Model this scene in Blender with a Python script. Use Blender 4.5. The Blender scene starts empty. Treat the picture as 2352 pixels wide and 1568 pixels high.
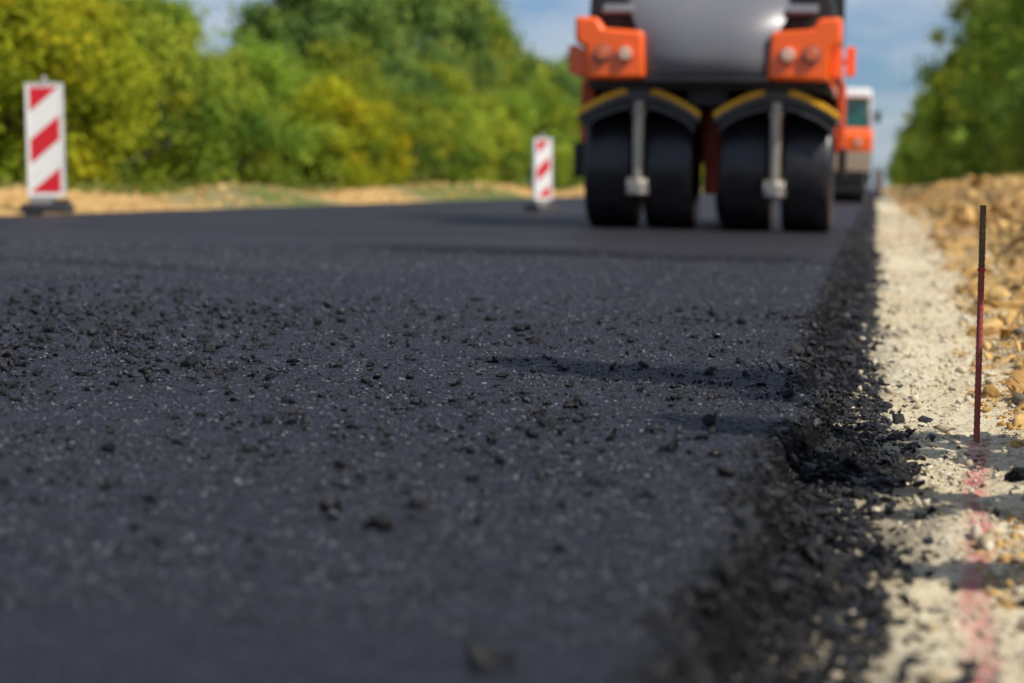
import bpy, bmesh, math, random
import numpy as np
from mathutils import Vector, Matrix
rng = np.random.default_rng(7); random.seed(7)
S = bpy.context.scene
COL = S.collection
R = math.radians

# ------------------------------------------------------------------ noise
def _h(ix, iy, seed):
    n = (ix.astype(np.int64)*374761393 + iy.astype(np.int64)*668265263 + seed*974634777) & 0xFFFFFFFF
    n = ((n ^ (n >> 13))*1274126177) & 0xFFFFFFFF
    n = n ^ (n >> 16)
    return (n & 0xFFFFFF)/float(0xFFFFFF)
def vn(x, y, seed=0):
    x = np.asarray(x, float); y = np.asarray(y, float)
    ix = np.floor(x); iy = np.floor(y); fx = x-ix; fy = y-iy
    fx = fx*fx*(3-2*fx); fy = fy*fy*(3-2*fy)
    a = _h(ix, iy, seed); b = _h(ix+1, iy, seed); c = _h(ix, iy+1, seed); d = _h(ix+1, iy+1, seed)
    return (a*(1-fx)+b*fx)*(1-fy)+(c*(1-fx)+d*fx)*fy
def fbm(x, y, seed=0, o=4):
    s = 0; a = .5; t = 0
    for i in range(o):
        s = s+a*(vn(x, y, seed+i*17)-.5)*2; t += a; a *= .5; x = x*2.03+11.3; y = y*2.03+5.7
    return s/t
def sm(a, b, x):
    t = np.clip((x-a)/(b-a), 0, 1); return t*t*(3-2*t)

# ------------------------------------------------------------------ terrain functions
EY = [0, 1.2, 1.86, 2.3, 2.72, 3.0, 3.26, 3.40, 3.55, 3.9, 4.02, 4.26, 4.8, 5.9, 7.2, 8.7, 15, 35, 2000]
EX = [-.165, -.165, -.165, -.16, -.155, -.158, -.150, -.112, -.098, -.100, -.135, -.145, -.165, -.19, -.17, -.18, -.19, -.18, -.18]
def edge(Y):
    Y = np.asarray(Y, float)
    return np.interp(Y, EY, EX)+fbm(Y*5, Y*0, 3, 3)*.026+fbm(Y*30, Y*0, 5, 3)*.020
def roadz(X, Y):
    X = np.asarray(X, float); Y = np.asarray(Y, float)
    z = -.02*(X+.18)
    z = z+fbm(X*.9, Y*.7, 21, 2)*.006
    near = sm(-1.2, -.35, X)
    z = z-.009*np.exp(-((Y-4.10-.05*fbm(X*3, X*0, 9, 2))/.085)**2)*near
    z = z-.012*np.exp(-((Y-3.28)/.06)**2)*sm(-.5, -.22, X)
    return z
def slopez(off, X, Y):
    w = np.interp(Y, [1.5, 2.6, 3.4, 5, 20], [.115, .12, .14, .16, .17])+.13*fbm(Y*2.0, Y*0, 31, 3)
    s = np.clip(off/w, 0, 2.2)
    lip = np.interp(Y, [1.5, 3, 6, 12], [.052, .068, .060, .05])
    lw = np.interp(Y, [1.5, 2.9, 3.4, 4.3, 6], [.045, .030, .014, .016, .03])*(.6+1.1*vn(Y*14, Y*0, 33))
    d = -lip*sm(0, 1, off/lw)-np.clip(s-.08, 0, 3)*.050
    d = d+sm(.03, .3, s)*(fbm(X*15, Y*11, 41, 3)*.032+fbm(X*70, Y*60, 43, 2)*.014)
    return d
def foot(Y):
    return .32+np.clip((Y-4)*.018, -.04, .27)+fbm(np.asarray(Y, float)*1.1, Y*0+3., 51, 3)*.13
def groundz(X, Y):
    X = np.asarray(X, float); Y = np.asarray(Y, float)
    f = foot(Y)
    rise = sm(0, 1.35, X-f)
    hh = np.interp(Y, [0, 3, 8, 40, 90, 200], [.25, .36, .50, .54, .45, .30])
    ridg = 1-2*np.abs(vn(X*7, Y*5, 68)-.5)
    clod = fbm(X*3.2, Y*2.2, 61, 4)*.15+fbm(X*11, Y*8, 63, 4)*.07+ridg*.05
    zr = -.10+rise*hh+sm(-.05, .35, X-f)*clod*(1-sm(3, 6, X)*.7)+fbm(X*7, Y*4, 65, 4)*.020+fbm(X*45, Y*42, 67, 2)*.007
    zl = -.02*(X+.18)
    under = zl-.15
    left = .15+.25*np.exp(-((X+8.75-.3*fbm(Y*.3, Y*0, 71, 2))/.50)**2)*np.clip(.1+1.35*vn(Y*.30, Y*0, 73), 0, 1.3)+.10*sm(-9, -12, X)+fbm(X*1.6, Y*1.3, 75, 4)*.05
    left = left+np.clip(-(X+14), 0, 30)*.02
    k = sm(-7.55, -7.8, X)
    kr = sm(-.30, -.16, X)
    return zr*kr+(under*(1-k)+left*k)*(1-kr)

# ------------------------------------------------------------------ mesh helpers
def fastmesh(name, V, F, mats, smooth=False, colors=None, cname="tint"):
    me = bpy.data.meshes.new(name)
    V = np.ascontiguousarray(V, np.float32); F = np.ascontiguousarray(F, np.int32)
    n, k = F.shape
    me.vertices.add(len(V)); me.vertices.foreach_set("co", V.ravel())
    me.loops.add(n*k); me.loops.foreach_set("vertex_index", F.ravel())
    me.polygons.add(n); me.polygons.foreach_set("loop_start", np.arange(0, n*k, k, dtype=np.int32))
    if smooth: me.polygons.foreach_set("use_smooth", np.ones(n, bool))
    me.update(calc_edges=True)
    if colors is not None:
        a = me.color_attributes.new(cname, 'FLOAT_COLOR', 'POINT')
        a.data.foreach_set("color", np.ascontiguousarray(colors, np.float32).ravel())
    for m in mats: me.materials.append(m)
    return me
def addobj(name, me, parent=None, loc=(0, 0, 0), rot=(0, 0, 0), **props):
    o = bpy.data.objects.new(name, me); COL.objects.link(o)
    o.location = loc; o.rotation_euler = rot
    if parent: o.parent = parent
    for k, v in props.items(): o[k] = v
    return o
def empty(name, loc, rot=(0, 0, 0), **props):
    o = addobj(name, None, None, loc, rot, **props); o.empty_display_size = .2; return o
def gridfaces(nr, nc):
    i = np.arange(nr-1)[:, None]*nc+np.arange(nc-1)[None, :]
    i = i.ravel(); return np.stack([i, i+1, i+nc+1, i+nc], 1)

class MB:
    def __init__(s): s.bm = bmesh.new()
    def _m(s, vs, m):
        for f in {f for v in vs for f in v.link_faces}: f.material_index = m
    def box(s, c, d, m=0, rot=None, taper=None):
        M = Matrix.Translation(c)
        if rot: M = M @ Matrix.Rotation(rot[1], 4, rot[0])
        r = bmesh.ops.create_cube(s.bm, size=1.0)
        for v in r['verts']:
            tx = 1.0
            if taper and v.co.z > 0: tx = taper
            v.co = M @ Vector((v.co.x*d[0]*tx, v.co.y*d[1]*tx, v.co.z*d[2]))
        s._m(r['verts'], m); return s
    def cyl(s, p0, p1, r0, r1=None, seg=24, m=0):
        p0 = Vector(p0); p1 = Vector(p1); r1 = r0 if r1 is None else r1
        d = p1-p0; M = Matrix.Translation((p0+p1)/2) @ d.to_track_quat('Z', 'Y').to_matrix().to_4x4()
        r = bmesh.ops.create_cone(s.bm, cap_ends=True, segments=seg, radius1=r0, radius2=r1, depth=d.length, matrix=M)
        s._m(r['verts'], m); return s
    def prism(s, poly, y0, y1, m=0, axis='y'):
        def P(a, b, t): return (a, t, b) if axis == 'y' else ((t, a, b) if axis == 'x' else (a, b, t))
        A = [s.bm.verts.new(P(a, b, y0)) for a, b in poly]; B = [s.bm.verts.new(P(a, b, y1)) for a, b in poly]
        s.bm.faces.new(A).material_index = m; s.bm.faces.new(B[::-1]).material_index = m
        n = len(A)
        for i in range(n):
            s.bm.faces.new([A[i], B[i], B[(i+1) % n], A[(i+1) % n]]).material_index = m
        return s
    def lathe(s, prof, c, seg=48, m=0):
        rings = []
        for ax, r in prof:
            rings.append([s.bm.verts.new((c[0]+ax, c[1]+r*math.cos(t), c[2]+r*math.sin(t))) for t in [2*math.pi*i/seg for i in range(seg)]])
        for a, b in zip(rings[:-1], rings[1:]):
            for i in range(seg):
                s.bm.faces.new([a[i], a[(i+1) % seg], b[(i+1) % seg], b[i]]).material_index = m
        s.bm.faces.new(rings[0]).material_index = m; s.bm.faces.new(rings[-1][::-1]).material_index = m
        return s
    def surf(s, rows, m=0):
        g = [[s.bm.verts.new(p) for p in r] for r in rows]
        for a, b in zip(g[:-1], g[1:]):
            for i in range(len(a)-1):
                s.bm.faces.new([a[i], a[i+1], b[i+1], b[i]]).material_index = m
        return s
    def make(s, name, mats, parent=None, loc=(0, 0, 0), rot=(0, 0, 0), bevel=0, ang=35, **props):
        bmesh.ops.remove_doubles(s.bm, verts=s.bm.verts[:], dist=.0002)
        bmesh.ops.recalc_face_normals(s.bm, faces=s.bm.faces[:])
        me = bpy.data.meshes.new(name)
        for f in s.bm.faces: f.smooth = True
        s.bm.to_mesh(me); s.bm.free()
        me.set_sharp_from_angle(angle=R(ang))
        for m in mats: me.materials.append(m)
        o = addobj(name, me, parent, loc, rot, **props)
        if bevel:
            b = o.modifiers.new("bev", 'BEVEL'); b.width = bevel; b.segments = 3; b.limit_method = 'ANGLE'; b.angle_limit = R(35)
        return o

# ------------------------------------------------------------------ materials
class N:
    def __init__(s, name):
        s.m = bpy.data.materials.new(name); s.m.use_nodes = True; s.t = s.m.node_tree
        s.p = s.t.nodes["Principled BSDF"]; s.out = s.t.nodes["Material Output"]
    def n(s, typ, **kw):
        x = s.t.nodes.new(typ)
        for k, v in kw.items():
            if k.startswith('_'): x.inputs[k[1:].replace('_', ' ')].default_value = v
            else: setattr(x, k, v)
        return x
    def l(s, a, b): s.t.links.new(a, b)
    def coord(s):
        if not hasattr(s, 'tc'): s.tc = s.n('ShaderNodeTexCoord')
        return s.tc.outputs['Object']
    def noise(s, scale, detail=4, rough=.55, vec=None):
        x = s.n('ShaderNodeTexNoise', _Scale=scale, _Detail=detail, _Roughness=rough); s.l(vec or s.coord(), x.inputs['Vector']); return x.outputs['Fac']
    def vor(s, scale, feat='F1', vec=None):
        x = s.n('ShaderNodeTexVoronoi', _Scale=scale, feature=feat); s.l(vec or s.coord(), x.inputs['Vector']); return x
    def ramp(s, fac, stops):
        x = s.n('ShaderNodeValToRGB'); e = x.color_ramp.elements
        while len(e) < len(stops): e.new(.5)
        for i, (p, c) in enumerate(stops):
            e[i].position = p; e[i].color = (*c, 1) if len(c) == 3 else c
        s.l(fac, x.inputs[0]); return x.outputs[0]
    def mix(s, fac, a, b, typ='MIX'):
        x = s.n('ShaderNodeMix', data_type='RGBA', blend_type=typ)
        for sock, val in ((x.inputs[0], fac), (x.inputs[6], a), (x.inputs[7], b)):
            if isinstance(val, (int, float)): sock.default_value = val
            elif isinstance(val, tuple): sock.default_value = (*val, 1)
            else: s.l(val, sock)
        return x.outputs[2]
    def math(s, op, a, b=0):
        x = s.n('ShaderNodeMath', operation=op)
        for i, v in enumerate((a, b)):
            if isinstance(v, (int, float)): x.inputs[i].default_value = v
            else: s.l(v, x.inputs[i])
        return x.outputs[0]
    def bump(s, h, dist, strength=1, prev=None):
        x = s.n('ShaderNodeBump', _Strength=strength, _Distance=dist); s.l(h, x.inputs['Height'])
        if prev: s.l(prev, x.inputs['Normal'])
        return x.outputs[0]
    def base(s, v):
        if isinstance(v, tuple): s.p.inputs['Base Color'].default_value = (*v, 1)
        else: s.l(v, s.p.inputs['Base Color'])
    def set(s, k, v):
        if isinstance(v, (int, float)): s.p.inputs[k].default_value = v
        else: s.l(v, s.p.inputs[k])

def paint(name, c, rough=.4, metal=0, dirt=.35, dirtc=(.09, .07, .055), coat=0, scale=6, cr=.03):
    a = N(name); d = a.ramp(a.noise(scale, 6, .65), [(.45, (0, 0, 0)), (.8, (1, 1, 1))])
    a.base(a.mix(a.math('MULTIPLY', d, dirt), c, dirtc)); a.set('Metallic', metal)
    a.set('Roughness', a.math('ADD', a.math('MULTIPLY', d, .25), rough)); a.set('Coat Weight', coat); a.set('Coat Roughness', cr)
    a.l(a.bump(a.noise(40, 3), .002, .3), a.p.inputs['Normal']); return a.m

# asphalt
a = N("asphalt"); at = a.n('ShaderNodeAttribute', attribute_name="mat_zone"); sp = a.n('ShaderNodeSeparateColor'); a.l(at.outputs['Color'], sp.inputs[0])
mp = a.n('ShaderNodeMapping'); mp.inputs['Scale'].default_value = (.16, .75, 1); a.l(a.coord(), mp.inputs[0])
band = a.noise(.9, 5, .6, mp.outputs[0]); fine = a.noise(230, 4, .7); v1 = a.vor(115); v2 = a.vor(260); mid = a.noise(16, 4, .65)
c = a.mix(sp.outputs[0], (.012, .016, .033), (.046, .037, .043))
c = a.mix(a.ramp(band, [(.42, (0, 0, 0)), (.58, (.6,)*3)]), c, (.022, .023, .035))
c = a.mix(.46, c, a.ramp(v1.outputs['Color'], [(.1, (.002, .002, .005)), (.9, (.066, .066, .086))]))
c = a.mix(a.ramp(mid, [(.35, (.55, .55, .55)), (.65, (0, 0, 0))]), c, (.005, .005, .009))
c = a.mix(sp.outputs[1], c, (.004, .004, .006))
c = a.mix(a.ramp(a.noise(500, 2), [(.64, (0, 0, 0)), (.72, (.5, .5, .5))]), c, (.18, .17, .17))
a.base(c)
a.set('Roughness', a.math('ADD', a.ramp(a.math('ADD', a.math('MULTIPLY', band, .5), a.math('MULTIPLY', fine, .5)), [(.3, (.32,)*3), (.7, (.72,)*3)]), a.math('MULTIPLY', sp.outputs[1], .2)))
b = a.bump(v1.outputs['Distance'], .013, 1); b = a.bump(v2.outputs['Distance'], .006, .9, b); b = a.bump(fine, .007, .9, b)
a.l(b, a.p.inputs['Normal']); a.set('Specular IOR Level', a.math('SUBTRACT', .46, a.math('MULTIPLY', sp.outputs[1], .36))); M_ASPH = a.m

def crumbmat(name, c0, c1, pw, r0=.22, r1=.6):
    a = N(name); at = a.n('ShaderNodeAttribute', attribute_name="tint")
    a.base(a.mix(a.math('POWER', at.outputs['Fac'], pw), c0, c1))
    a.set('Roughness', a.ramp(a.noise(160, 3), [(.35, (r0,)*3), (.7, (r1,)*3)]))
    a.l(a.bump(a.noise(420, 4, .7), .004, .9), a.p.inputs['Normal']); return a.m
M_CRUMB = crumbmat("loose_asphalt", (.002, .002, .003), (.022, .021, .024), 1.8, .18, .5)
M_GRAIN = crumbmat("coated_aggregate", (.003, .004, .008), (.20, .20, .24), 3.2, .12, .45)

def stonemat(name, c0, c1, sc=60):
    a = N(name); at = a.n('ShaderNodeAttribute', attribute_name="tint")
    base = a.mix(at.outputs['Fac'], c0, c1)
    a.base(a.mix(a.ramp(a.noise(sc, 5, .7), [(.35, (0, 0, 0)), (.7, (.6, .6, .6))]), base, tuple(x*.6 for x in c0)))
    a.set('Roughness', .9); a.l(a.bump(a.noise(sc*2.5, 5, .7), .005, .7), a.p.inputs['Normal']); return a.m
M_STONE = stonemat("limestone_chips", (.50, .40, .25), (.80, .73, .57))
M_CLOD = stonemat("clay_clods", (.40, .215, .055), (.78, .52, .20), 45)
M_ROCK = stonemat("grey_rock", (.22, .18, .12), (.36, .30, .22), 20)

# ground
a = N("ground_soil"); at = a.n('ShaderNodeAttribute', attribute_name="zone"); sp = a.n('ShaderNodeSeparateColor'); a.l(at.outputs['Color'], sp.inputs[0])
nf = a.noise(55, 6, .7); nb = a.noise(3.5, 6, .65); vg = a.vor(60)
grav = a.mix(a.ramp(nf, [(.35, (0, 0, 0)), (.62, (1, 1, 1))]), (.50, .385, .22), (.82, .70, .46))
grav = a.mix(a.ramp(nb, [(.42, (0, 0, 0)), (.6, (.8, .8, .8))]), grav, (.84, .75, .54))
grav = a.mix(a.ramp(a.noise(7, 5, .7), [(.56, (0, 0, 0)), (.72, (.65, .65, .65))]), grav, (.42, .29, .15))
clay = a.mix(a.ramp(a.noise(9, 6, .65), [(.35, (0, 0, 0)), (.65, (1, 1, 1))]), (.42, .225, .06), (.78, .52, .20))
clay = a.mix(a.ramp(a.noise(38, 6, .75), [(.36, (.7,)*3), (.52, (0, 0, 0))]), clay, (.19, .092, .025))
gr = a.mix(a.ramp(a.noise(2.5, 6, .7), [(.35, (0, 0, 0)), (.65, (1, 1, 1))]), (.06, .09, .012), (.17, .19, .03))
c = a.mix(a.math('MULTIPLY', at.outputs['Alpha'], a.ramp(a.noise(14, 5, .7), [(.3, (.3,)*3), (.6, (1,)*3)])), grav, (.10, .083, .062))
c = a.mix(sp.outputs[0], c, clay); c = a.mix(sp.outputs[1], c, gr)
c = a.mix(a.math('MULTIPLY', sp.outputs[2], a.ramp(a.noise(90, 4, .7), [(.3, (.35,)*3), (.55, (.9,)*3)])), c, (.60, .085, .13))
a.base(c); a.set('Roughness', .95)
b = a.bump(vg.outputs['Distance'], .008, .6); b = a.bump(nf, .011, .8, b); b = a.bump(a.noise(220, 3, .7), .003, .7, b); a.l(b, a.p.inputs['Normal']); M_GROUND = a.m

def leafmat(name, c0, c1, yel):
    a = N(name); at = a.n('ShaderNodeAttribute', attribute_name="tint"); sp = a.n('ShaderNodeSeparateColor'); a.l(at.outputs['Color'], sp.inputs[0])
    oi = a.n('ShaderNodeObjectInfo')
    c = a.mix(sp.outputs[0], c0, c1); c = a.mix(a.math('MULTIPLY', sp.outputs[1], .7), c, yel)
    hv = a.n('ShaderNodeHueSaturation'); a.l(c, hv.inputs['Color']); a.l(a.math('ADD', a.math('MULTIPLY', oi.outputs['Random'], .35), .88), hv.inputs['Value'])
    d = a.n('ShaderNodeBsdfDiffuse'); t = a.n('ShaderNodeBsdfTranslucent')
    a.l(hv.outputs[0], d.inputs[0]); a.l(hv.outputs[0], t.inputs[0])
    m1 = a.n('ShaderNodeMixShader', _Fac=.45); a.l(d.outputs[0], m1.inputs[1]); a.l(t.outputs[0], m1.inputs[2])
    a.l(m1.outputs[0], a.out.inputs[0]); return a.m
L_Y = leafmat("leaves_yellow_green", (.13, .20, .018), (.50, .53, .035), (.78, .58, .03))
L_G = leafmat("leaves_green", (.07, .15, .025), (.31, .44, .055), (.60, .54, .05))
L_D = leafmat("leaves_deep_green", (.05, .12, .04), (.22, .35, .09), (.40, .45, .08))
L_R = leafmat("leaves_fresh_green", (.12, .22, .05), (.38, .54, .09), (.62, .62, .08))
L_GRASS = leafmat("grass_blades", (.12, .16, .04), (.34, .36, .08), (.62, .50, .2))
a = N("bark"); a.base(a.ramp(a.noise(14, 6, .7), [(.35, (.05, .04, .03)), (.7, (.17, .14, .11))])); a.set('Roughness', .9); a.l(a.bump(a.noise(30, 5), .02), a.p.inputs['Normal']); M_BARK = a.m

ORANGE = paint("orange_paint", (.98, .125, .003), .28, dirt=.12, coat=.5)
ORDARK = paint("dusty_red_frame", (.62, .07, .012), .5, dirt=.4)
CHAR = paint("charcoal_bodywork", (.15, .15, .17), .38, dirt=.25, coat=.18, dirtc=(.2, .18, .17), scale=3, cr=.3)
GREYF = paint("grey_fender_paint", (.075, .075, .085), .4, dirt=.4, dirtc=(.14, .12, .10))
BLACK = paint("black_plastic", (.012, .012, .014), .5, dirt=.3, dirtc=(.04, .035, .03))
STEEL = paint("worn_steel", (.42, .38, .33), .35, metal=.7, dirt=.5, dirtc=(.15, .12, .09))
YEL = paint("yellow_edge", (.90, .48, .01), .45, dirt=.2)
WHITE = paint("white_paint", (.80, .80, .78), .45, dirt=.22, dirtc=(.35, .31, .26))
RED = paint("red_film", (.62, .012, .025), .4, dirt=.12)
BEIGE = paint("dusty_drum_steel", (.40, .31, .22), .45, metal=.1, dirt=.5, dirtc=(.2, .15, .11))
DDRUM = paint("dark_drum_steel", (.05, .045, .045), .35, metal=.2, dirt=.5, dirtc=(.12, .10, .08))  # darker drum colour, set below the beige plate
CONC = paint("grey_foot", (.22, .21, .2), .85, dirt=.5)
TEAL = paint("teal_glass", (.02, .16, .15), .06, dirt=.1, coat=1)
GLASS = paint("dark_glass", (.015, .03, .032), .05, dirt=.05, coat=1)
LENS = paint("lamp_lens", (.75, .45, .32), .14, metal=.1, dirt=.1, coat=1)
AMBER = paint("amber_lens", (.65, .12, .03), .2, dirt=.1, coat=1)
RUST = paint("rusty_rod", (.16, .10, .045), .5, metal=.5, dirt=.6, dirtc=(.24, .16, .06), scale=60)
PINK = paint("red_sprayed_rod", (.38, .07, .06), .5, dirt=.85, dirtc=(.20, .10, .06), scale=50)
a = N("tyre_rubber"); a.base(a.ramp(a.noise(7, 6, .7), [(.4, (.010, .010, .013)), (.75, (.028, .026, .029))]))
a.set('Roughness', a.ramp(a.noise(5, 4), [(.35, (.28,)*3), (.7, (.45,)*3)])); a.l(a.bump(a.noise(50, 4), .004, .4), a.p.inputs['Normal']); RUB = a.m

# ------------------------------------------------------------------ ground + road
rows = np.concatenate([np.exp(np.arange(math.log(.6), math.log(13), .0040)), np.exp(np.arange(math.log(13), math.log(1600), .022)), [1650.]])
rowsG = np.concatenate([[-1500., -300, -60, -15, -4, -1, 0, .3], rows])
cx = np.concatenate([-np.exp(np.arange(math.log(1500), math.log(14.2), -.13)), np.arange(-14, -7.3, .12), [-7, -5, -3, -1.5, -.6, -.34], np.arange(-.30, 1.3, .0085), np.exp(np.arange(math.log(1.32), math.log(1500), .045)), [1550.]])
X, Y = np.meshgrid(cx, rowsG)
Z = groundz(X, Y)
clay = np.clip(sm(-.05, .12, X-foot(Y)+fbm(X*9, Y*6, 81, 3)*.20), 0, 1)*(X > 0)
clay = np.maximum(clay, sm(-10.2, -9.5, X+fbm(X, Y*.5, 83, 3)*.6)*(X < -7)*sm(.20, .34, vn(Y*.16, Y*0+2, 85)+.15*(Y < 26)))
grass = np.where(X < 0, 1-clay, sm(2.6, 4.5, X+fbm(X*.6, Y*.4, 87, 3)*1.2)); grass = np.where((X < 0) & (X > -7.4), 0, grass)
pw = np.where(Y < 4.02, np.exp(-((X-(.111+(Y-2.04)*.0475)-.004*np.sin(Y*7))/.020)**4), 0)*(X > 0)*(.35+.75*vn(X*60, Y*24, 89))
stain = (1-sm(-.04, .06, X+fbm(X*5, Y*2.2, 99, 3)*.16-np.clip(Y-8, 0, 40)*.001))*.75
colr = np.stack([clay, grass, np.clip(pw, 0, 1), stain], -1).reshape(-1, 4)
me = fastmesh("ground", np.stack([X, Y, Z], -1).reshape(-1, 3), gridfaces(*X.shape), [M_GROUND], True, colr, "zone")
addobj("ground", me, kind="structure", label="gravel verge, brown clay bank and grassy roadside ground")

off = np.concatenate([-np.exp(np.arange(math.log(7.62), math.log(.42), -.05)), np.arange(-.41, -.001, .008), np.arange(0, .06, .0028), np.arange(.06, .27, .0055)])
O, Yr = np.meshgrid(off, rows); Xr = edge(Yr)+O
Xr[:, 0] = -7.72+.05*fbm(rows*.8, rows*0, 91, 3)
Xr = Xr+np.where((O > -.002) & (O < .05), fbm(Yr*60, O*90, 92, 2)*.008, 0)
Zr = roadz(Xr, Yr)+np.where(O > 0, slopez(O, Xr, Yr), 0)+fbm(Xr*60, Yr*50, 93, 2)*.0024
Zr = Zr-.007*sm(-.035, 0, O)*(O <= 0)*vn(Yr*20, Yr*0, 94)*1.6-.007*1.6*vn(Yr*20, Yr*0, 94)*(O > 0)*(O < .02)
Zr[:, 0] -= .03
bd = 10.9+1.35*(Xr+.3)+fbm(Xr*.9, Yr*.35, 101, 3)*.7
brown = sm(-.5, .5, Yr-bd)
dark_zone = np.exp(-((Yr-10.75-.28*(Xr+1.8)*.2-fbm(Xr*1.1, Yr*0, 103, 3)*.55)/(.42+.25*vn(Xr*1.3, Yr*0, 105)))**2)*sm(-3.6, -2.3, Xr)*sm(-.1, -.5, Xr)  # mask for darker, duller bands across the mat
dark_zone = np.maximum(dark_zone, .7*np.exp(-((Yr-8.2-fbm(Xr*.8, Yr*0, 107, 3)*.5)/.25)**2)*sm(-5.4, -4.2, Xr)*(1-sm(-3.0, -1.8, Xr)))
dark_zone = np.maximum(dark_zone, sm(-.006, .008, O))  # edge slope takes the same darker tone
mc = np.stack([brown, np.clip(dark_zone*.85, 0, 1), brown*0, brown*0+1], -1).reshape(-1, 4)
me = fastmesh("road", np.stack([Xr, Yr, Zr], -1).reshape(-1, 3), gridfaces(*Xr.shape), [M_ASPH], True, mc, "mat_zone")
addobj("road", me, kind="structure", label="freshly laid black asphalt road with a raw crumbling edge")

# ------------------------------------------------------------------ stones
def hull(seed, n=13, st=(1, 1, 1)):
    r = np.random.default_rng(seed); bm = bmesh.new()
    for i in range(n):
        p = r.normal(size=3); p /= np.linalg.norm(p); p *= r.uniform(.7, 1.05)
        bm.verts.new(p*np.array(st))
    bmesh.ops.convex_hull(bm, input=bm.verts[:])
    for v in [v for v in bm.verts if not v.link_faces]: bm.verts.remove(v)
    bmesh.ops.triangulate(bm, faces=bm.faces[:]); bm.verts.index_update()
    V = np.array([v.co[:] for v in bm.verts]); F = np.array([[v.index for v in f.verts] for f in bm.faces]); bm.free()
    return V, F
def lump(seed, k=9):
    r = np.random.default_rng(seed); Vs = []; Fs = []; b = 0
    for i in range(k):
        V, F = hull(seed*31+i, 10); c = r.normal(size=3)*[.5, .42, .26] if i else np.zeros(3); s = r.uniform(.28, .5) if i else .72
        Vs.append(V*s+c); Fs.append(F+b); b += len(V)
    return np.concatenate(Vs), np.concatenate(Fs)
def soilclod(seed):
    r = np.random.default_rng(seed); bm = bmesh.new(); bmesh.ops.create_icosphere(bm, subdivisions=3, radius=1)
    V = np.array([v.co[:] for v in bm.verts]); F = np.array([[v.index for v in f.verts] for f in bm.faces]); bm.free()
    for _ in range(9):
        n = r.normal(size=3); n /= np.linalg.norm(n); d = r.uniform(.15, .6); V = V-np.clip(V@n-d, 0, None)[:, None]*n
    o = r.uniform(0, 50)
    k = fbm(V[:, 0]*2.2+o, V[:, 1]*2.2+V[:, 2]*1.7, seed, 3)*.36+fbm(V[:, 0]*6+o, V[:, 1]*6-V[:, 2]*5, seed+3, 2)*.22
    return V*(1+k)[:, None]*[1.25, 1.0, .85], F
PL = [hull(200+i, 9) for i in range(12)]; PR = [hull(300+i, 9, (1, .8, .65)) for i in range(10)]; PK = [lump(400+i) for i in range(8)]; PC = [lump(500+i, 5) for i in range(6)]
PS = [soilclod(600+i) for i in range(7)]
def randrot(n):
    q = rng.normal(size=(n, 4)); q /= np.linalg.norm(q, axis=1)[:, None]; w, x, y, z = q.T
    return np.stack([np.stack([1-2*(y*y+z*z), 2*(x*y-z*w), 2*(x*z+y*w)], -1), np.stack([2*(x*y+z*w), 1-2*(x*x+z*z), 2*(y*z-x*w)], -1), np.stack([2*(x*z-y*w), 2*(y*z+x*w), 1-2*(x*x+y*y)], -1)], 1)
def scatter(name, protos, P, s, mat, flat=(.55, 1), **props):
    Vs = []; Fs = []; Cs = []; base = 0; n = len(P); pick = rng.integers(0, len(protos), n)
    for k, (V, F) in enumerate(protos):
        ix = np.where(pick == k)[0]
        if not len(ix): continue
        Rm = randrot(len(ix)); st = rng.uniform(.6, 1.25, (len(ix), 1, 3))
        W = np.einsum('nij,nvj->nvi', Rm, V[None]*st); fl = rng.uniform(*flat, (len(ix), 1))
        W[:, :, 2] *= fl
        W = W*s[ix][:, None, None]+P[ix][:, None, :]
        m = len(V); Vs.append(W.reshape(-1, 3)); Fs.append((F[None]+(base+np.arange(len(ix))*m)[:, None, None]).reshape(-1, 3))
        c = np.repeat(rng.uniform(0, 1, len(ix)), m); Cs.append(np.stack([c, c, c, c*0+1], -1)); base += m*len(ix)
    me = fastmesh(name, np.concatenate(Vs), np.concatenate(Fs), [mat], False, np.concatenate(Cs))
    return addobj(name, me, kind="stuff", **props)

def surf_z(X, Y):
    e = edge(Y); o = X-e
    zr = roadz(X, Y)+np.where(o > 0, slopez(o, X, Y), 0); zg = groundz(np.maximum(X, -.15), Y)
    return np.where(o < .26, np.maximum(zr, np.where(X > -.15, zg, -9)), zg)

n = 85000
Yc = 1.7*np.exp(rng.uniform(0, 1, n)**.85*math.log(11/1.7)); Xc = edge(Yc)-.002-rng.uniform(0, 1, n)*(.46*Yc+.2)
s = np.clip(rng.lognormal(math.log(.0034), .40, n), .0016, .0080)*np.interp(Yc, [1.7, 4, 11], [.9, 1, 1.8])
P = np.stack([Xc, Yc, surf_z(Xc, Yc)-s*.02], -1)
scatter("asphalt_surface_aggregate", PL, P, s, M_GRAIN, flat=(.38, .70), label="coarse grain of bitumen coated aggregate in the mat surface")
n = 7500
Yc = np.clip(rng.normal(4.6, 1.05, n), 1.6, 9); Xc = -.15-rng.uniform(0, 1, n)**.9*(.52*Yc+.3)
dens = vn(Xc*1.6, Yc*1.2, 95)+.35*(vn(Xc*6, Yc*5, 96)-.5); keep = (dens > .54) | (rng.uniform(size=n) < .28); Xc, Yc = Xc[keep], Yc[keep]
s = np.clip(rng.lognormal(math.log(.0052), .64, len(Xc)), .0022, .021)
P = np.stack([Xc, Yc, surf_z(Xc, Yc)+s*.38], -1)
scatter("loose_asphalt_crumbs", PL+PC, P, s, M_CRUMB, flat=(.65, 1.1), label="small black asphalt crumbs scattered over the fresh mat")
n = 26000
Yc = 1.3*np.exp(rng.uniform(0, 1, n)*math.log(40/1.3)); oc = rng.uniform(-.004, .19, n)*np.interp(Yc, [1.3, 2.6, 4], [.78, .88, 1])
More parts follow.
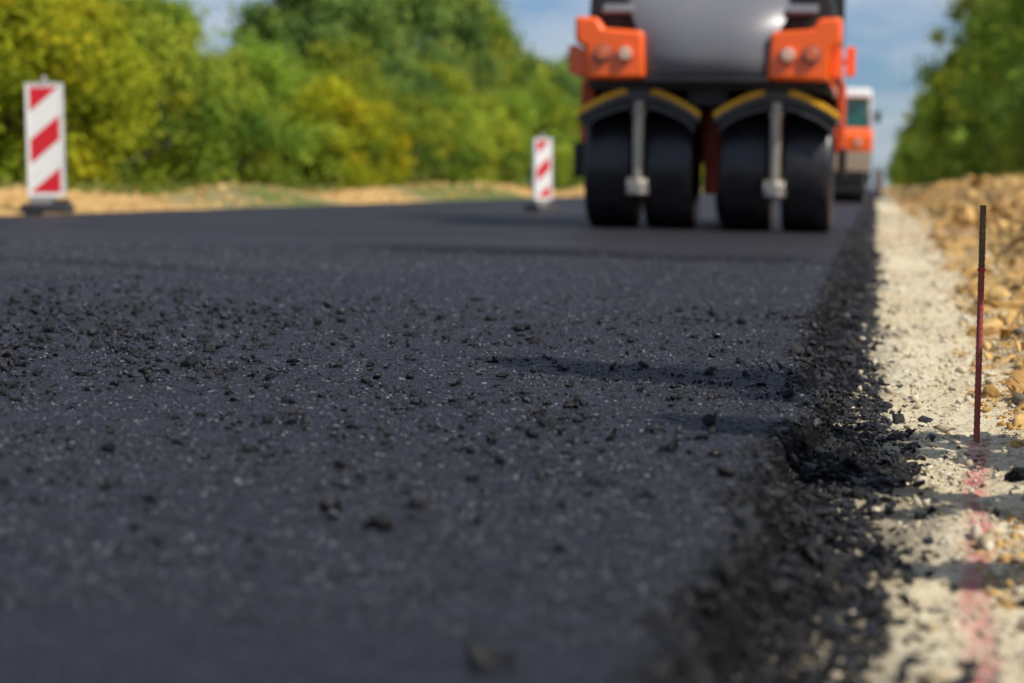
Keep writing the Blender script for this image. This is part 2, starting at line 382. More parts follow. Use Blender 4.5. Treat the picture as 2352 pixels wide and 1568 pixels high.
sp_ = rng.uniform(size=n) < np.interp(Yc, [1, 2.6, 3.6, 6, 40], [.03, .06, .08, .04, .02]); oc = np.where(sp_, .14+np.abs(rng.normal(0, .06, n)), oc)
lipc = rng.uniform(size=n) < .10; oc = np.where(lipc, -np.abs(rng.normal(0, .016, n)), oc)
Xc = edge(Yc)+oc; s = np.clip(rng.lognormal(math.log(.0054), .58, n), .0020, .024)*np.interp(Yc, [1, 5, 14, 40], [.9, 1, 1.7, 2.8]); s = np.where(lipc, np.minimum(s, .008), s)
P = np.stack([Xc, Yc, surf_z(Xc, Yc)+s*np.where(lipc, -.1, .25)], -1)
scatter("crumbled_asphalt_edge", PL+PC, P, s, M_CRUMB, label="coarse black asphalt aggregate crumbling down the mat edge")
n = 22000
Yc = 1.5*np.exp(rng.uniform(0, 1, n)*math.log(40/1.5)); Xc = rng.uniform(-.05, .8, n)
k = (rng.uniform(size=n) < np.where(Xc > .06, 1, .35)) & (vn(Xc*4, Yc*1.6, 77) > .28); Xc, Yc = Xc[k], Yc[k]
s = np.clip(rng.lognormal(math.log(.0042), .6, len(Xc)), .0018, .024)*np.interp(Yc, [1, 4, 16, 40], [.9, 1, 1.8, 2.8])
P = np.stack([Xc, Yc, groundz(Xc, Yc)+s*.2], -1)
scatter("gravel", PL, P, s, M_STONE, label="pale crushed limestone gravel on the verge")
n = 24000
Yc = 2.4*np.exp(rng.uniform(0, 1, n)*math.log(80/2.4)); Xc = foot(Yc)-.08+np.abs(rng.normal(0, 1, n))*(.12+.075*Yc)
k = (Xc < 3.2) & ((vn(Xc*5, Yc*3, 111) > .30)); Xc, Yc = Xc[k], Yc[k]
s = np.clip(rng.lognormal(math.log(.0062), .6, len(Xc)), .003, .02)*np.interp(Yc, [2, 6, 20, 70], [.9, 1.1, 1.9, 3])
P = np.stack([Xc, Yc, groundz(Xc, Yc)+s*.05], -1)
scatter("clay_crumbs", PR, P, s, M_CLOD, label="crumbled brown clay soil on the dug bank")
n = 3200
Yc = 3.0*np.exp(rng.uniform(0, 1, n)*math.log(60/3.0)); Xc = foot(Yc)-.02+np.abs(rng.normal(0, 1, n))*(.10+.07*Yc)
k = (Xc < 3.0); Xc, Yc = Xc[k], Yc[k]
s = np.clip(rng.lognormal(math.log(.023), .6, len(Xc)), .008, .085)*np.interp(Yc, [2, 6, 20, 70], [.8, 1.2, 1.9, 3])
P = np.stack([Xc, Yc, groundz(Xc, Yc)-s*.1], -1)
scatter("clay_rubble", PS, P, s, M_CLOD, flat=(.7, 1), label="rough brown clay clods heaped on the dug bank")
n = 3500
Yc = rng.uniform(12, 60, n); Xc = -8.6+rng.normal(0, .6, n); s = np.clip(rng.lognormal(math.log(.03), .5, n), .01, .10); k = (Xc < -7.95) & (Xc > -9.8)
P = np.stack([Xc, Yc, groundz(Xc, Yc)+s*.1], -1)[k]
scatter("sandy_soil_lumps", PL, P, s[k], M_CLOD, label="dry sandy soil lumps along the far road edge")

# individual larger pieces
stone_mes = []
for i in range(8):
    V, F = PK[i]; c = np.full((len(V), 4), .1+.08*i); me1 = fastmesh("asphalt_clod", V*[1, .9, .75], F, [M_CRUMB], False, c)
    V, F = PR[i]; c = np.full((len(V), 4), .2+.09*i); stone_mes.append((me1, fastmesh("rock", V, F, [M_ROCK], False, c)))
ct = math.cos(R(4.46)); st_ = math.sin(R(4.46)); cy = math.cos(R(10.3)); sy = math.sin(R(10.3))
def sight(u, v, h):   # where a line of sight (horizontal tangent, vertical tangent) meets level ground h below the eye
    d = st_+v*ct; t = h/d; aa = (ct-v*st_)*t; bb = u*t
    return bb*cy-aa*sy, aa*cy+bb*sy
pts = [(1290, 847, 21), (850, 840, 15), (770, 842, 15), (1210, 757, 18), (1320, 745, 15), (1530, 1037, 28), (35, 888, 22), (670, 925, 26), (52, 835, 22), (615, 870, 17), (510, 750, 19), (1010, 735, 14), (1140, 790, 15), (665, 975, 20), (995, 990, 20), (1200, 905, 14), (355, 1247, 26), (1095, 1200, 18), (572, 1240, 22), (340, 1150, 22), (475, 1053, 18), (1375, 1112, 22), (1480, 1140, 18), (780, 1072, 30), (940, 1135, 20), (1400, 1012, 20), (1605, 1010, 22), (318, 633, 10), (296, 659, 10), (1630, 960, 14), (1095, 690, 12), (760, 680, 8), (470, 778, 16), (730, 745, 14), (820, 760, 15), (245, 770, 14), (1470, 850, 14), (1590, 775, 12), (1385, 875, 13), (1240, 965, 16), (735, 912, 16), (445, 832, 15), (1040, 885, 13), (850, 884, 13), (965, 835, 12), (1660, 810, 14), (90, 735, 14), (15, 694, 10), (115, 694, 9), (1470, 900, 13), (810, 985, 20), (1130, 1020, 16), (660, 1040, 14), (75, 1150, 18), (1640, 632, 9), (1560, 870, 12), (1210, 828, 12), (1630, 860, 12), (380, 720, 11), (560, 800, 12), (290, 800, 13), (200, 860, 14), (520, 905, 14), (900, 930, 13), (1080, 960, 14), (1340, 930, 12), (400, 960, 15), (170, 800, 12), (640, 815, 11), (1270, 800, 10), (1430, 770, 10), (930, 770, 11)]
for i, (px, py, w) in enumerate(pts):
    u = (px-1176)/4573; v = (py-784)/4573; x, y = sight(u, v, .4)
    x, y = sight(u, v, .4-float(roadz(x, y))); r = w/4573*y*.98
    o = addobj("asphalt_clod", stone_mes[i % 8][0], None, (x, y, float(surf_z(np.array(x), np.array(y)))+r*.30), (random.uniform(-.3, .3), random.uniform(-.3, .3), random.uniform(0, 6.28)),
               label="black lump of loose asphalt lying on the mat", category="asphalt lump", group="loose asphalt lumps on the road")
    o.scale = (r*1.15, r, r*random.uniform(.65, 1.0))
pts = [(2055, 1038, 17), (2018, 1262, 30), (2080, 1335, 28), (2025, 1500, 28), (1990, 1420, 30), (2020, 1330, 22), (2340, 1105, 50), (1960, 1130, 28), (2040, 1165, 20), (2140, 1180, 22), (2005, 1210, 24), (1915, 1215, 28), (1935, 1290, 30), (1850, 1390, 28), (2130, 1060, 12), (2290, 1190, 18), (2190, 1360, 20), (1975, 1030, 18), (1905, 1010, 20), (2010, 930, 12), (1800, 1300, 26), (1760, 1430, 30), (1870, 1120, 22), (1880, 1480, 30), (1900, 930, 22), (1880, 870, 18), (1930, 980, 24), (1870, 1000, 20)]
for i, (px, py, w) in enumerate(pts):
    u = (px-1176)/4573; v = (py-784)/4573; x, y = sight(u, v, .5 if px > 1950 else .46); r = w/4573*y*.72
    o = addobj("asphalt_clod", stone_mes[(i*3) % 8][0], None, (x, y, float(surf_z(np.array(x), np.array(y)))+r*.4), (random.uniform(-.4, .4), random.uniform(-.4, .4), random.uniform(0, 6.28)),
               label="black lump of asphalt fallen onto the gravel verge", category="asphalt lump", group="asphalt lumps fallen on the verge")
    o.scale = (r, r, r*1.1)
for i, (x, y, r) in enumerate([(.345, 4.62, .055), (.41, 4.3, .07), (.36, 5.1, .05), (.52, 5.6, .09), (.34, 4.15, .035), (.62, 7.5, .08), (.45, 6.3, .05)]):
    o = addobj("rock", stone_mes[(i*5+1) % 8][1], None, (x, y, float(groundz(np.array(x), np.array(y)))+r*.2), (random.uniform(-.4, .4), random.uniform(-.3, .3), random.uniform(0, 6.28)),
               label="angular grey brown rock on the clay bank", category="rock", group="rocks on the clay bank")
    o.scale = (r, r, r*.8)

# ------------------------------------------------------------------ survey stakes
def stake(x, y, h, r, lab):
    z = float(groundz(np.array(x), np.array(y)))
    e = empty("survey_stake", (x, y, z), (0, R(.6), 0), label=lab, category="survey stake", group="survey stakes on the verge")
    m = MB(); m.cyl((0, 0, h*.73), (0, 0, h), r, r, 12)
    for i in range(9): zz = h*(.745+.027*i); m.cyl((0, 0, zz), (0, 0, zz+.003), r*1.14, r*1.14, 12)
    m.make("rod_top", [RUST], e)
    m = MB(); m.cyl((0, 0, -.1), (0, 0, h*.725), r, r, 12)
    for i in range(26): zz = h*.02+h*.027*i; m.cyl((0, 0, zz), (0, 0, zz+.003), r*1.14, r*1.14, 12)
    m.make("rod_shaft", [PINK], e)
    MB().cyl((0, 0, h*.722), (0, 0, h*.735), r*1.35, r*1.35, 12).make("red_band", [RED], e)
stake(.203, 3.98, .462, .0060, "thin steel rod with red painted shaft in gravel")
stake(.34, 26.0, .48, .007, "thin steel rod standing in the pale verge")

# ------------------------------------------------------------------ beacons
def beacon(x, y, z, rot, w, h, lab, lean=0):
    e = empty("traffic_beacon", (x, y, z), (0, lean, rot), label=lab, category="traffic beacon", group="red and white traffic beacons along the road")
    z0 = .17; m = MB()
    m.box((0, 0, z0+h/2), (w, .045, h), 0)
    ins = .022; lo, hi = z0+ins, z0+h-ins; xl, xr = -w/2+ins, w/2-ins; per = h*.475; sl = (xr-xl)*.85
    for j in range(-1, 3):
        a0 = z0+.286*h+j*per; b0 = a0+per*.46
        poly = [(xl, a0), (xr, a0+sl), (xr, b0+sl), (xl, b0)]
        def clip(p, zc, up):
            out = []
            for i in range(len(p)):
                A, B = p[i], p[(i+1) % len(p)]; ia = (A[1] >= zc) if up else (A[1] <= zc); ib = (B[1] >= zc) if up else (B[1] <= zc)
                if ia: out.append(A)
                if ia != ib:
                    t = (zc-A[1])/(B[1]-A[1]); out.append((A[0]+t*(B[0]-A[0]), zc))
            return out
        poly = clip(poly, lo, True)
        if len(poly) >= 3: poly = clip(poly, hi, False)
        if len(poly) >= 3: m.prism(poly, -.0265, -.0225, 1)
    m.make("board", [WHITE, RED], e)
    m = MB(); t = .016
    m.box((-w/2-t/2, 0, z0+h/2), (t, .06, h+2*t)); m.box((w/2+t/2, 0, z0+h/2), (t, .06, h+2*t)); m.box((0, 0, z0+h+t/2+.0005), (w, .06, t)); m.box((0, 0, z0-t/2-.0005), (w, .06, t))
    m.make("frame", [WHITE], e, bevel=.003)
    MB().cyl((0, 0, z0+h+.015), (0, 0, z0+h+.06), .035, .03, 16).cyl((0, 0, z0+h+.06), (0, 0, z0+h+.085), .02, .012, 16).make("top_knob", [STEEL], e)
    MB().box((0, 0, .045), (w*1.55, .42, .09), taper=.9).box((w*.45, -.02, .10), (w*.45, .26, .05)).make("foot", [BLACK], e, bevel=.02)
    MB().box((-.03, 0, .118), (w*.85, .14, .08), taper=.85).make("socket", [CONC], e, bevel=.012)
    return e
beacon(-7.62, 17.6, .150, R(16), .31, 1.02, "red and white striped beacon board in rubber foot", R(-.5))
beacon(-4.20, 25.3, .070, R(38), .23, .76, "slim red and white beacon board beside the asphalt")
beacon(.12, 75, -.05, R(20), .27, .9, "small distant striped beacon at the verge")

# ------------------------------------------------------------------ pneumatic roller
ro = empty("road_roller", (-1.405, 17.3, .0250), (0, .02, 0), label="orange and charcoal pneumatic tyred road roller on fresh asphalt", category="road roller", group="road rollers compacting the asphalt")
prof = [(-.12, .27), (-.18, .29), (-.203, .36), (-.210, .43), (-.208, .487), (-.196, .513), (-.160, .5235), (0, .5265)]
prof = prof+[(-a_, r_) for a_, r_ in prof[-2::-1]]
def wheel(x, y):
    m = MB(); m.lathe([(-.11, .05), (-.11, .26), (-.15, .28), (-.15, .30), (.15, .30), (.15, .28), (.11, .26), (.11, .05)], (0, 0, 0), 40); m.cyl((-.14, 0, 0), (.14, 0, 0), .1, .1, 20)
    for i in range(8):
        t = i*math.pi/4; m.cyl((-.13, .17*math.cos(t), .17*math.sin(t)), (.13, .17*math.cos(t), .17*math.sin(t)), .016, .016, 8)
    w = m.make("wheel", [ORDARK], ro, (x, y, .522))
    m = MB(); m.lathe(prof, (0, 0, 0), 72); m.make("tyre", [RUB], w, ang=60)
for x in (-.832, -.330, .318, .830): wheel(x, 0)
for x in (-.74, -.02, .72): wheel(x, 3.85)
m = MB(); m.box((0, .35, .78), (.15, .5, .95)); m.box((-1.11, .45, .98), (.12, .6, .60)); m.box((1.085, .45, .98), (.07, .6, .60)); m.box((0, 2.0, .85), (1.5, 2.2, .5)); m.box((0, .9, 1.08), (2.1, .5, .2))
m.make("chassis", [ORDARK], ro, bevel=.015)
m = MB(); m.box((0, .6, 1.222), (2.0, 2.5, .10)); m.box((0, -.1, 1.12), (.34, .9, .16)); m.box((-.565, -.05, 1.11), (.22, .7, .14)); m.box((.565, -.05, 1.11), (.22, .7, .14))
m.box((1.11, .3, .60), (.07, .3, .26)); m.box((-1.15, .3, .58), (.12, .5, .30)); m.make("underbody", [BLACK], ro, bevel=.015)
rowsH = []
for z, hw, y in [(1.262, .485, -.80), (1.33, .505, -.86), (1.45, .525, -.875), (1.6, .55, -.85), (1.72, .60, -.80), (1.85, .66, -.70), (1.97, .71, -.55), (2.06, .74, -.36), (2.12, .75, -.1), (2.15, .75, .3), (2.15, .75, 1.4)]:
    rowsH.append([(hw*t, y+.10*abs(t)**3, z-.03*abs(t)**4) for t in np.linspace(-1, 1, 21)])
m = MB(); m.surf(rowsH)
for side in (0, -1):
    m.surf([[(r[side][0], r[side][1], r[side][2]) for r in rowsH], [(r[side][0], 1.4, r[side][2]) for r in rowsH]])
m.surf([rowsH[0], [(p[0], 1.4, p[2]) for p in rowsH[0]]])
m.make("hood", [CHAR], ro, ang=50)
MB().box((0, -.80, 1.245), (1.02, .14, .045)).make("bumper", [BLACK], ro, bevel=.01)
for sg in (-1, 1):
    poly = [(sg*.50, 1.250), (sg*1.00, 1.240), (sg*1.005, 1.50), (sg*1.09, 1.55), (sg*1.095, 1.76), (sg*.90, 1.75), (sg*.86, 1.665), (sg*.52, 1.64)]
    MB().prism(poly, -.84, -.25).make("lamp_housing", [ORANGE], ro, bevel=.035)
    MB().prism([(sg*1.01, 1.27), (sg*1.10, 1.27), (sg*1.10, 1.53), (sg*1.01, 1.48)], -.70, .6).make("side_skirt", [ORANGE], ro, bevel=.015)
    for lx_ in (.665, .855):
        c0 = (sg*lx_, -.845, 1.45)
        h = MB().cyl((c0[0], -.835, c0[2]), (c0[0], -.875, c0[2]), .075, .073, 28).make("headlight", [GREYF if lx_ > .8 else ORDARK], ro, bevel=.006)
        MB().cyl((c0[0], -.874, c0[2]), (c0[0], -.888, c0[2]), .060, .045, 28).make("lens", [LENS if lx_ < .8 else AMBER], h, bevel=.004)
    MB().prism([(sg*.60, 1.655), (sg*.87, 1.675), (sg*.91, 1.755), (sg*1.02, 1.77), (sg*1.0, 2.02), (sg*.72, 2.10)], -.55, 1.3).make("side_panel", [BLACK], ro, bevel=.03)
    MB().box((sg*.76, -.60, 1.84), (.26, .14, .035), rot=('X', .5)).make("panel_trim", [CHAR], ro, bevel=.01)
    MB().box((sg*1.165, -.35, 1.43), (.075, .12, .24)).cyl((sg*1.05, -.3, 1.43), (sg*1.15, -.3, 1.43), .02, .02, 10).make("side_marker", [ORANGE], ro, bevel=.02)
    cx_ = sg*.572
    half = [(.03, 1.150), (.10, 1.146), (.18, 1.126), (.27, 1.092), (.36, 1.048), (.44, 1.002), (.515, .952)]
    up = [(-a_, b_) for a_, b_ in half[::-1]]+half
    band_ = [(cx_+a_, b_) for a_, b_ in up]+[(cx_+a_*.99, b_-.055) for a_, b_ in up[::-1]]
    m = MB(); m.prism(band_, -.60, .55); m.prism([(cx_-.11, 1.10), (cx_+.11, 1.10), (cx_+.08, 1.180), (cx_-.08, 1.180)], -.598, .3)
    fe = m.make("fender", [GREYF], ro, bevel=.006)
    m = MB(); m.prism([(cx_+a_*.94, b_-.050) for a_, b_ in up]+[(cx_+.46, .84), (cx_+.36, .93), (cx_+.22, .99), (cx_+.07, 1.02), (cx_-.07, 1.02), (cx_-.22, .99), (cx_-.36, .93), (cx_-.46, .84)], -.585, -.56)
    m.make("mud_flap", [BLACK], fe)
    for q in (-1, 1):
        arc = [(.07, 1.022), (.16, 1.008), (.25, .975), (.34, .938), (.42, .885), (.47, .83)]
        MB().prism([(cx_+q*a_, b_+.012) for a_, b_ in arc]+[(cx_+q*a_, b_-.008) for a_, b_ in arc[::-1]], -.60, -.587).make("scraper_lip", [GREYF], fe)
        hs = half[1:]
        MB().prism([(cx_+q*a_, b_+.038) for a_, b_ in hs]+[(cx_+q*a_, b_-.010) for a_, b_ in hs[::-1]], -.625, -.603).make("yellow_edge_strip", [YEL], fe, bevel=.004)
        MB().cyl((cx_+q*.085, -.60, 1.212), (cx_+q*.085, -.55, 1.212), .024, .024, 12).make("bolt", [STEEL], fe)
    m = MB(); m.cyl((cx_+.0, -.56, 1.08), (cx_, -.56, .40), .05, .043, 24); m.cyl((cx_, -.56, .96), (cx_, -.56, 1.0), .065, .065, 24)
    m.cyl((cx_-.085, -.55, .36), (cx_+.085, -.55, .36), .08, .08, 24); m.cyl((cx_, -.56, .30), (cx_, -.56, .42), .10, .085, 24); m.cyl((cx_, -.66, .36), (cx_, -.5, .36), .05, .05, 20)
    m.cyl((cx_-.05, -.5, .36), (cx_-.05, .0, .5), .05, .05, 12)
    m.make("axle_strut", [STEEL], ro, bevel=.006)
    for yy in (1.35, 3.0): MB().box((sg*1.0, yy, 2.4), (.09, .1, 1.25)).make("cab_post", [BLACK], ro, bevel=.01)
    MB().box((sg*.97, 2.2, 1.92), (.05, 1.5, .04)).make("cab_rail", [BLACK], ro)
MB().box((0, 3.4, 1.55), (1.95, 2.0, .7)).make("rear_body", [ORANGE], ro, bevel=.06)
MB().box((0, 2.2, 3.06), (2.2, 2.1, .10)).make("roof", [ORANGE], ro, bevel=.04)
for yy in (1.36, 3.0): MB().box((0, yy, 2.50), (1.9, .02, .98)).make("windshield", [GLASS], ro)
MB().box((0, 1.9, 1.6), (1.85, 1.0, .5)).make("operator_station", [BLACK], ro, bevel=.04)
MB().box((0, 2.4, 2.1), (.6, .5, .6)).box((0, 2.65, 2.5), (.55, .12, .5)).make("seat", [BLACK], ro, bevel=.04)

# ------------------------------------------------------------------ second roller
r2 = empty("road_roller", (-1.12, 48.0, .016), (0, .02, 0), label="orange drum roller with white cab and teal windows", category="road roller", group="road rollers compacting the asphalt")
for yd in (0, 3.2):
    m = MB(); m.lathe([(-.90, .05), (-.90, .56), (-.88, .60), (.88, .60), (.90, .56), (.90, .05)], (0, yd, .60), 64); m.make("drum", [DDRUM], r2)
    for sg in (-1, 1): MB().prism([(yd-.25, .45), (yd+.25, .45), (yd+.35, 1.3), (yd-.55, 1.3)], sg*.92, sg*.99, axis='x').make("drum_yoke", [BLACK], r2, bevel=.015)
    MB().box((0, yd-.62, .32), (1.8, .05, .12)).make("scraper_bar", [BLACK], r2, bevel=.01)
MB().prism([(-.72, .74), (-.62, .74), (-.50, 1.195), (-.72, 1.195)], -.97, .97, axis='x').make("drum_apron", [BEIGE], r2, bevel=.02)
MB().prism([(-.72, 1.20), (4.0, 1.20), (3.95, 1.75), (2.4, 1.8), (2.4, 1.55), (.9, 1.55), (.8, 1.78), (-.45, 1.76), (-.72, 1.60)], -1.02, 1.02, axis='x').make("body", [ORANGE], r2, bevel=.05)
for q in (-1, 1): MB().cyl((q*.7, -.70, 1.42), (q*.7, -.76, 1.42), .09, .09, 20).make("headlight", [LENS], r2, bevel=.01)
m = MB()
for sg in (-1, 1):
    for yy in (.75, 2.35): m.box((sg*.94, yy, 2.0), (.06, .09, 1.0))
    m.box((sg*.94, 1.55, 1.64), (.06, 1.6, .10))
m.box((0, .75, 1.68), (1.82, .08, .10)); m.box((0, 2.35, 1.68), (1.82, .08, .10)); m.make("cab_frame", [WHITE], r2, bevel=.012)
for c_, d_ in (((0, .74, 2.11), (1.80, .02, .76)), ((0, 2.36, 2.11), (1.80, .02, .76)), ((.945, 1.55, 2.09), (.02, 1.5, .78)), ((-.945, 1.55, 2.09), (.02, 1.5, .78))):
    MB().box(c_, d_).make("cab_window", [TEAL], r2)
MB().box((0, 1.55, 2.62), (2.0, 2.0, .22), taper=.93).make("roof", [WHITE], r2, bevel=.06)
MB().box((1.12, .62, 2.05), (.14, .04, .26)).cyl((.95, .7, 2.16), (1.12, .62, 2.16), .012, .012, 8).make("mirror", [BLACK], r2, bevel=.01)

# ------------------------------------------------------------------ trees
def crown_mesh(name, r, h, z0, ncl, nl, leaf, seed, mat, rc=.3, squash=.75):
    g = np.random.default_rng(seed)
    t = g.uniform(0, 1, ncl)**.9; env = np.sin(np.pi*np.clip(.2+.78*t, 0, 1))**.6*(1-.25*t); th = g.uniform(0, 6.283, ncl)
    rr = r*env*(g.uniform(.12, 1, ncl)**.5)*g.uniform(.75, 1.22, ncl)
    C = np.stack([rr*np.cos(th), rr*np.sin(th), z0+(h-z0)*t*.95], -1)
    cr = r*rc*g.uniform(.32, 1.15, ncl)
    w = cr**2; idx = g.choice(ncl, nl, p=w/w.sum())
    d = g.normal(size=(nl, 3)); d /= np.linalg.norm(d, axis=1)[:, None]
    rad = cr[idx]*(g.uniform(.15, 1, nl)**.5)*(1+.34*g.normal(size=nl))
    P = C[idx]+d*rad[:, None]*[1, 1, squash]
    P[:, 2] = np.maximum(P[:, 2], .02)
    nrm = d+g.normal(size=(nl, 3))*.6+[0, 0, .45]; nrm /= np.linalg.norm(nrm, axis=1)[:, None]
    u = np.cross(nrm, g.normal(size=(nl, 3))); u /= np.linalg.norm(u, axis=1)[:, None]; v = np.cross(nrm, u)
    sz = leaf*g.uniform(.6, 1.4, nl)[:, None]
    V = np.stack([P-u*sz, P+v*sz*.55+nrm*sz*.15, P+u*sz, P-v*sz*.55+nrm*sz*.15], 1).reshape(-1, 3)
    F = np.arange(nl*4).reshape(-1, 4)
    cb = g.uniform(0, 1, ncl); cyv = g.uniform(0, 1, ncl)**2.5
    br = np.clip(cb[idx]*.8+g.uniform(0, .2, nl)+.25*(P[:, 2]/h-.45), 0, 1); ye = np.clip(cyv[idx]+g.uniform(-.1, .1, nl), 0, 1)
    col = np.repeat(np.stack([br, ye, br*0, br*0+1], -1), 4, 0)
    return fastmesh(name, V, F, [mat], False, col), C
def trunk_mesh(h, r, C, seed):
    random.seed(seed); m = MB(); pts = [Vector((0, 0, -.2))]; n = 6
    for i in range(1, n+1): pts.append(Vector((random.uniform(-.06, .06)*h*.4, random.uniform(-.06, .06)*h*.4, h*.85*i/n)))
    for i in range(n): m.cyl(pts[i], pts[i+1], r*(1-.8*i/n), r*(1-.8*(i+1)/n), 10)
    for k in range(0, len(C), max(1, len(C)//14)):
        c = Vector(C[k]); i = min(n-1, max(1, int(c.z/(h*.85)*n*.6))); b0 = pts[i]; mid = b0.lerp(c, .5)+Vector((0, 0, -.05*h))
        m.cyl(b0, mid, r*.38, r*.22, 7); m.cyl(mid, c, r*.22, r*.06, 7)
    bmesh.ops.recalc_face_normals(m.bm, faces=m.bm.faces[:]); me = bpy.data.meshes.new("trunk"); m.bm.to_mesh(me); m.bm.free(); me.materials.append(M_BARK); return me
KINDS = {}
def kind(key, r, h, z0, ncl, nl, leaf, seed, mat, tr, rc=.3):
    c, C = crown_mesh("crown_"+key, r, h, z0, ncl, nl, leaf, seed, mat, rc); KINDS[key] = (c, trunk_mesh(h, tr, C, seed))
kind("sy", 1.9, 3.4, .15, 80, 10000, .065, 1, L_Y, .07)
kind("sy2", 1.7, 3.0, .1, 75, 9500, .065, 2, L_Y, .07)
kind("sg", 1.9, 3.5, .15, 80, 10000, .065, 3, L_G, .08)
kind("sg2", 1.8, 3.3, .1, 75, 10000, .065, 4, L_G, .08)
kind("mg", 2.7, 6.2, .5, 110, 18000, .085, 5, L_G, .14, .27)
kind("md", 2.7, 6.4, .4, 110, 18000, .085, 6, L_D, .14, .27)
kind("ld", 3.6, 9.6, .5, 150, 26000, .10, 7, L_D, .2, .25)
kind("lg", 3.6, 9.8, .5, 140, 26000, .10, 8, L_G, .2, .25)
kind("lr", 3.4, 9.8, .4, 140, 26000, .10, 9, L_R, .2, .26)
kind("sr", 1.9, 3.6, .1, 80, 10000, .065, 10, L_R, .08)
NM = {"s": ("bush", "bush"), "m": ("tree", "tree"), "l": ("tree", "tree")}
LB = {"sy": "yellow green leafy bush on the grassy verge", "sg": "green leafy bush on the grassy verge", "sr": "fresh green leafy bush beside the clay bank", "mg": "medium green leafy tree behind the verge", "md": "deep green leafy tree behind the verge", "ld": "tall deep green tree lining the road", "lg": "tall leafy green tree lining the road", "lr": "tall fresh green tree lining the road"}
def plant(key, x, y, s=1, lab=None, grp="trees along the road"):
    nm, cat = NM[key[0]]; z = float(groundz(np.array(float(x)), np.array(float(y))))-.05
    e = empty("roadside_"+nm, (x, y, z), (0, 0, random.uniform(0, 6.28)), label=lab or LB[key[:2]], category=cat, group=grp)
    e.scale = (s, s, s*random.uniform(.94, 1.06))
    a1 = bpy.data.objects.new("trunk", KINDS[key][1]); a2 = bpy.data.objects.new("crown", KINDS[key][0])
    for q in (a1, a2): COL.objects.link(q); q.parent = e
    return e
def spot(b, d): return math.sin(R(b))*d, math.cos(R(b))*d
random.seed(11)
for b, d, k, s in [(-26.5, 29, "sy", .95), (-24.4, 29.5, "sy2", 1.08), (-22.9, 31.5, "sy", .95), (-21.6, 33, "sg", .95), (-20.3, 35, "sg2", .98), (-18.9, 37, "sg", .76), (-17.6, 39, "sg2", .84), (-16.7, 41, "sg2", .80), (-15.5, 40, "sy", .66), (-14.4, 43, "sy2", .66), (-13.1, 49, "sg", .72), (-12.1, 54, "sg2", .8), (-11.2, 59, "sg", .85), (-10.3, 64, "sg2", .95), (-9.4, 68, "sg", 1),
                   (-27, 38, "mg", .75), (-24.5, 41, "mg", .72), (-22.3, 43, "md", .74), (-20.9, 46, "mg", .68), (-19.0, 52, "md", .46), (-17.8, 54, "mg", .48), (-15.9, 58, "ld", .86), (-14.6, 62, "ld", 1.0), (-13.2, 66, "ld", 1.02), (-12.0, 70, "lg", .82), (-11.0, 76, "md", 1.02), (-10.1, 80, "mg", .88), (-9.2, 84, "md", .85), (-8.4, 90, "md", .95),
                   (-23.4, 52, "md", .8), (-25.8, 50, "md", .8), (-21.8, 56, "md", .74), (-15.4, 50, "sg", 1.1), (-13.6, 54, "md", .6), (-12.5, 58, "mg", .62)]:
    x, y = spot(b, d); plant(k, x, y, s)
y = 96; i = 0
while y < 520:
    plant(["md", "mg", "ld"][i % 3], -13.4+random.uniform(-.8, .8), y, random.uniform(.8, 1.0)*(.7 if i % 3 == 2 else 1)); y += 6.5*(1+y/250); i += 1
y = 54; i = 0
while y < 560:
    plant(["lr", "lg", "lr", "mg"][i % 4], 6.9+random.uniform(-.8, 1.0), y, random.uniform(.82, 1.22)*(1.3 if i % 4 == 3 else 1))
    if y < 260: plant(["sr", "sy", "sr", "sg"][i % 4], 4.9+random.uniform(-.4, .5), y+2, random.uniform(.6, 1.05))
    y += 7.0*(1+y/220)*random.uniform(.8, 1.4); i += 1
cw, Cw = crown_mesh("crown_w", .17, 1.45, .25, 34, 5200, .022, 31, L_G, rc=.45); tw = trunk_mesh(1.45, .012, Cw, 31)  # leafy shadow casters added out of view to shade mat and verge
KINDS["sw"] = (cw, tw)
plant("sw", .80, 2.88, .92, "added thin sapling out of view, casting a shadow band", "added shadow casters out of view"); plant("sw", .88, 3.56, 1.36, "added thin sapling out of view, casting a shadow band", "added shadow casters out of view"); plant("sw", .62, 2.42, .55, "added thin sapling out of view, casting a shadow band", "added shadow casters out of view")

# grass
n = 26000; Yg = rng.uniform(14, 75, n); Xg = rng.uniform(-16, -9.7, n); k = (vn(Xg*.8, Yg*.5, 97) > .42) | (Xg < -10.8); Xg, Yg = Xg[k], Yg[k]
n2 = 12000; Yg = np.concatenate([Yg, rng.uniform(25, 110, n2)]); Xg = np.concatenate([Xg, rng.uniform(3.0, 8, n2)])
n = len(Xg); zg = groundz(Xg, Yg); hgt = rng.uniform(.10, .34, n); th = rng.uniform(0, 6.28, n); w = .022
dx, dy = np.cos(th)*w, np.sin(th)*w; lx_, ly_ = rng.normal(0, .12, n), rng.normal(0, .12, n)
V = np.stack([np.stack([Xg-dx, Yg-dy, zg-.02], -1), np.stack([Xg+dx, Yg+dy, zg-.02], -1), np.stack([Xg+lx_, Yg+ly_, zg+hgt], -1)], 1).reshape(-1, 3)
t1 = rng.uniform(0, 1, n); t2 = rng.uniform(0, 1, n)**2; col = np.repeat(np.stack([t1, t2, t1*0, t1*0+1], -1), 3, 0)
addobj("grass", fastmesh("grass", V, np.arange(n*3).reshape(-1, 3), [L_GRASS], False, col), kind="stuff", label="tall rough grass on the verges")

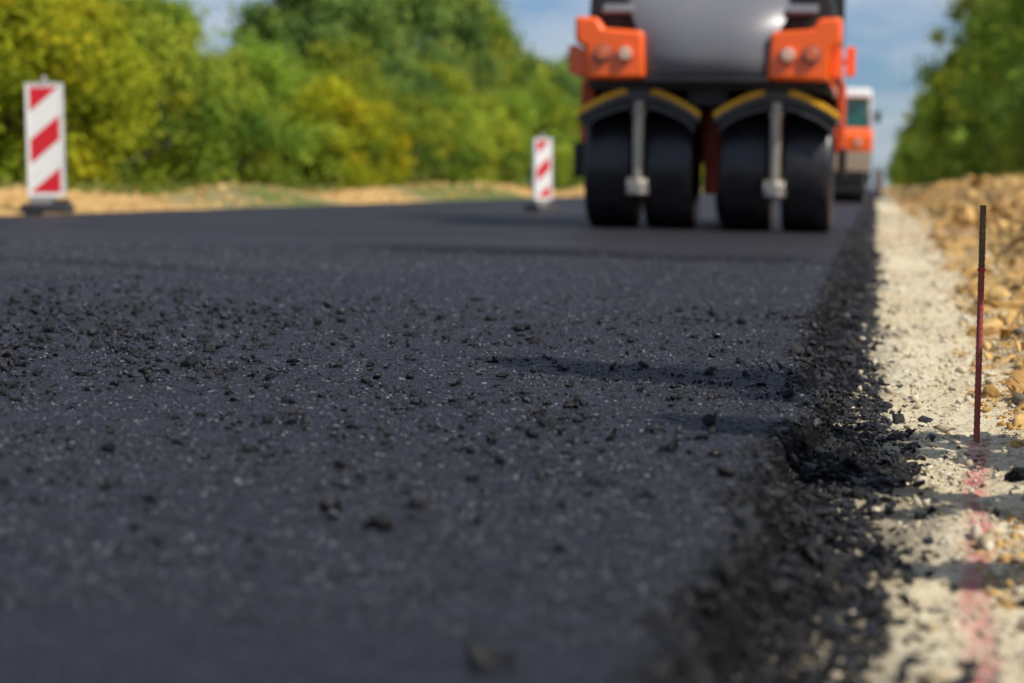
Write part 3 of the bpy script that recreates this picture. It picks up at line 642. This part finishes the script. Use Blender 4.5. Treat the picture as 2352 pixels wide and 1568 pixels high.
# ------------------------------------------------------------------ light, sky, camera
EL = 48; sx, sy_ = .90, -.42; AZ = math.atan2(sx, sy_)
W = bpy.data.worlds.new("World"); S.world = W; W.use_nodes = True; nt = W.node_tree; bg = nt.nodes["Background"]
sky = nt.nodes.new('ShaderNodeTexSky'); sky.sky_type = 'NISHITA'; sky.sun_disc = False; sky.sun_elevation = R(EL); sky.sun_rotation = AZ; sky.air_density = 1.0; sky.dust_density = .4; sky.ozone_density = 2.5
tc = nt.nodes.new('ShaderNodeTexCoord'); mp = nt.nodes.new('ShaderNodeMapping'); mp.inputs['Scale'].default_value = (1, 1, 3.2); mp.inputs['Location'].default_value = (.3, .7, .1)
nz = nt.nodes.new('ShaderNodeTexNoise'); nz.inputs['Scale'].default_value = 9; nz.inputs['Detail'].default_value = 6; nz.inputs['Roughness'].default_value = .55
cr = nt.nodes.new('ShaderNodeValToRGB'); cr.color_ramp.elements[0].position = .36; cr.color_ramp.elements[1].position = .62; cr.color_ramp.elements[1].color = (.8, .8, .8, 1)
tn = nt.nodes.new('ShaderNodeMix'); tn.data_type = 'RGBA'; tn.blend_type = 'MULTIPLY'; tn.inputs[0].default_value = 1; tn.inputs[7].default_value = (.60, .80, 1.14, 1)
mx = nt.nodes.new('ShaderNodeMix'); mx.data_type = 'RGBA'; mx.inputs[7].default_value = (7.0, 7.7, 8.5, 1)
L = nt.links.new
L(sky.outputs[0], tn.inputs[6]); L(tc.outputs['Generated'], mp.inputs[0]); L(mp.outputs[0], nz.inputs['Vector']); L(nz.outputs['Fac'], cr.inputs[0]); L(cr.outputs[0], mx.inputs[0]); L(tn.outputs[2], mx.inputs[6]); L(mx.outputs[2], bg.inputs[0])
bg.inputs[1].default_value = .080
sd = bpy.data.lights.new("sun", 'SUN'); sd.energy = 5.0; sd.angle = R(.5); sd.color = (1, .94, .84)
so = bpy.data.objects.new("sun", sd); COL.objects.link(so)
k = math.hypot(sx, sy_); d = Vector((sx/k*math.cos(R(EL)), sy_/k*math.cos(R(EL)), math.sin(R(EL)))); so.rotation_euler = d.to_track_quat('Z', 'Y').to_euler(); so.location = (5, -3, 10)

cd = bpy.data.cameras.new("camera"); cam = bpy.data.objects.new("camera", cd); COL.objects.link(cam)
cd.lens = 70; cd.sensor_width = 36; cd.clip_start = .05; cd.clip_end = 4000
cam.location = (0, 0, .4); cam.rotation_euler = (R(90-4.46), 0, R(10.3))
cd.dof.use_dof = True; cd.dof.focus_distance = 4.1; cd.dof.aperture_fstop = 3.0; cd.dof.aperture_blades = 9
S.camera = cam
S.view_settings.view_transform = 'Standard'; S.view_settings.look = 'None'; S.view_settings.exposure = 0
